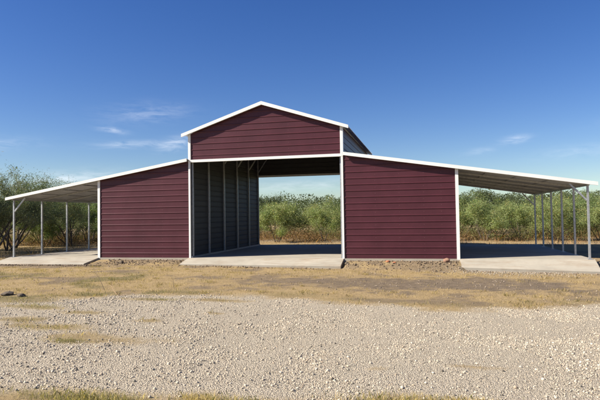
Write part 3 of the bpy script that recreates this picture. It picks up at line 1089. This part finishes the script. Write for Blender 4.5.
rg, x, y = scatter(240000, -7, 13, -15.6, -6.2, 41)
gr, gg, dd = zones(x, y)
keep = (rg.random(len(x)) < gr * (0.22 + 0.78 * sstep(.34, .6, fbm(x, y, 1.3)))) & (np.abs(x - CX - (CY - y) * 0.236) < 0.62 * (y - CY) + 0.9)
x, y = x[keep], y[keep]
n = len(x)
big = 0.15 * sstep(5.5, 1.5, x)
size = 0.009 + 0.015 * rg.random(n) ** 1.4 + (rg.random(n) < 0.07 + big) * 0.030 * rg.random(n) ** 1.5
dusty = fbm(x, y, 0.8)[:, None]
base = np.array([[0.555, 0.475, 0.36]]) * (0.64 + 0.26 * dusty + 0.42 * rg.random((n, 1)))
grey = rg.random(n) < 0.25
base[grey] = np.array([0.36, 0.32, 0.255]) * (0.5 + 0.6 * rg.random((grey.sum(), 1)))
dark = rg.random(n) < 0.05
base[dark] = np.array([0.14, 0.12, 0.095]) * (0.6 + 0.8 * rg.random((dark.sum(), 1)))
pink = rg.random(n) < 0.12
base[pink] = np.array([0.50, 0.395, 0.285]) * (0.7 + 0.4 * rg.random((pink.sum(), 1)))
o = stones('gravel', x, y, gz(x, y) + size * 0.16, size, base, 42)
o['kind'] = 'stuff'
o['label'] = 'pale limestone gravel drive'
print('gravel stones', n)
# sparse stones and clods thrown over the grass, plus the light rubble in front of the right slab
rg, x, y = scatter(5200, -11, 13, -8.4, -1.0, 51)
gr, gg, dd = zones(x, y)
rub = sstep(1.0, 0.3, np.hypot((x - 8.6) / 2.0, (y + 1.15) / 0.45))
keep = (rg.random(len(x)) < 0.10 + 0.3 * dd) & ~(((np.abs(x) > WX) & (y > -1.05)) | ((np.abs(x) < C_ + .1) & (y > -.82)))
x1, y1 = x[keep], y[keep]
x2 = 8.6 + rg.normal(0, 1.2, 1300); y2 = -0.72 - np.abs(rg.normal(0, .55, 1300))
x, y = np.r_[x1, x2], np.r_[y1, y2]
n = len(x)
size = 0.018 + 0.035 * rg.random(n) ** 2
base = np.array([[0.36, 0.29, 0.22]]) * (0.45 + 0.8 * rg.random((n, 1)))
base[len(x1):] = np.array([0.40, 0.34, 0.26]) * (0.6 + 0.4 * rg.random((len(x2), 1)))
o = stones('loose_stones', x, y, gz(x, y) + size * 0.2, size, base, 52)
o['kind'] = 'stuff'
o['label'] = 'loose stones and crumbs of earth in front of the slabs'
# dark clods along the left slab
rg = np.random.default_rng(61)
n = 900
x = rg.uniform(-11.6, -6.2, n); y = -1.12 - np.abs(rg.normal(0, .16, n))
x = np.r_[x, rg.normal(-5.3, .9, 160)]; y = np.r_[y, -0.55 - np.abs(rg.normal(0, .3, 160))]
for x0, x1, k in ((-6.4, -3.2, 420), (3.2, 7.0, 620)):
    x = np.r_[x, rg.uniform(x0, x1, k)]; y = np.r_[y, -0.12 - np.abs(rg.normal(0, .55, k))]
for x0, x1, yy, k in ((-3.0, 3.0, -0.86, 260), (7.2, 11.2, -0.75, 160)):
    x = np.r_[x, rg.uniform(x0, x1, k)]; y = np.r_[y, yy - np.abs(rg.normal(0, .3, k))]
n = len(x)
size = 0.022 + 0.07 * rg.random(n) ** 3
o = stones('earth_clods', x, y, gz(x, y) + size * .15, size, np.array([[0.21, 0.155, 0.105]]) * (0.5 + 0.8 * rg.random((n, 1))), 62)
o['kind'] = 'stuff'
o['label'] = 'clods of earth along the slabs and the foot of the walls'


# ------------------------------------------------------------------ small single things
def rock(name, x, y, s, material, label, cat, seed, flat=0.7, group=None):
    rg = np.random.default_rng(seed)
    import bmesh
    bm = bmesh.new()
    bmesh.ops.create_icosphere(bm, subdivisions=3, radius=1)
    k = rg.normal(0, 1, (7, 3))
    for v in bm.verts:
        p = np.array(v.co)
        r = 1.0
        for q in k:
            q = q / np.linalg.norm(q)
            r = min(r, 0.78 / max(0.3, float(p @ q)) if p @ q > 0.7 else 1.0)
        r *= 1 + 0.06 * math.sin(5 * p[0] + 3 * p[1] + seed) + 0.04 * math.sin(9 * p[2] - 4 * p[0])
        v.co = Vector((p[0] * r * s * 0.5, p[1] * r * s * 0.42, p[2] * r * s * 0.5 * flat))
    me = bpy.data.meshes.new(name)
    bm.to_mesh(me)
    bm.free()
    me.materials.append(material)
    o = link(name, me)
    o.location = (x, y, float(gz(x, y)) + s * flat * 0.22)
    o.rotation_euler = (0, 0, seed)
    return tag(o, label, cat, group)


rock('rock', 6.62, -0.26, 0.26, M_RROCK, 'reddish brown rock lying on the dirt near the right end of the right wing wall', 'rock', 3)
rock('broken_brick', 4.62, -0.30, 0.20, M_BRICKY, 'orange broken brick in the dirt under the middle of the right wing wall', 'brick', 5, 0.35)
rock('broken_brick', 4.86, -0.42, 0.13, M_BRICKY, 'smaller orange brick crumb in front of the orange broken brick', 'brick', 6, 0.4)
rock('rock', 3.2, -0.5, 0.18, M_CLOD, 'dark lump standing for the shaded side of the centre apron at its right corner', 'rock', 8)  # dark body put where the slab's side lies in shade
rock('rock', -5.55, -0.75, 0.22, M_CLOD, 'dark clod at the foot of the left wing wall beside the slab end', 'clod', 9)
rock('dark_mound', -3.75, -8.45, 0.34, M_CLOD, 'low dark mound of earth in the grass at the left edge', 'mound', 11, 0.35)
rock('dark_mound', -3.28, -8.55, 0.24, M_CLOD, 'smaller dark clump right of the dark mound at the left edge', 'mound', 12, 0.4)


def stick(name, x, y, rel, r0, material, label, cat, twigs=()):
    z = float(gz(x, y))
    b = MB()
    b.tube([(p[0], p[1], p[2]) for p in rel], [r0 * (1 - 0.6 * i / (len(rel) - 1)) for i in range(len(rel))], 6)
    for tw in twigs:
        b.tube(tw, [r0 * 0.55, r0 * 0.4, r0 * 0.2][:len(tw)], 5)
    o = b.build(name, material, None, True)
    o.location = (x, y, z)
    return tag(o, label, cat)


stick('dry_stalk', -1.95, -7.25, [(0, 0, -0.03), (-0.08, 0, 0.13), (-0.17, 0.01, 0.28), (-0.30, 0.02, 0.47)], 0.007, M_DTWIG, 'thin dark dry stalk leaning left out of the grass before the left slab', 'stalk')
stick('fallen_branch', -1.05, -8.05, [(0, 0, 0.02), (-0.15, 0.1, 0.05), (-0.32, 0.25, 0.12), (-0.48, 0.4, 0.2)], 0.010, M_TWIG, 'tan fallen branch lying at the edge of the gravel, left', 'branch',
      [[(-0.15, 0.1, 0.05), (-0.02, 0.2, 0.1), (0.12, 0.25, 0.12)], [(0, 0, 0.02), (0.18, -0.02, 0.03), (0.4, 0.05, 0.05)]])
stick('dry_stalk', -0.5, -6.4, [(0, 0, -0.02), (0.01, 0, 0.1), (-0.02, 0, 0.2), (-0.03, 0.01, 0.27)], 0.006, M_DTWIG, 'short upright dry stalk in front of the left wing wall', 'stalk')
print('objects', len(bpy.data.objects))
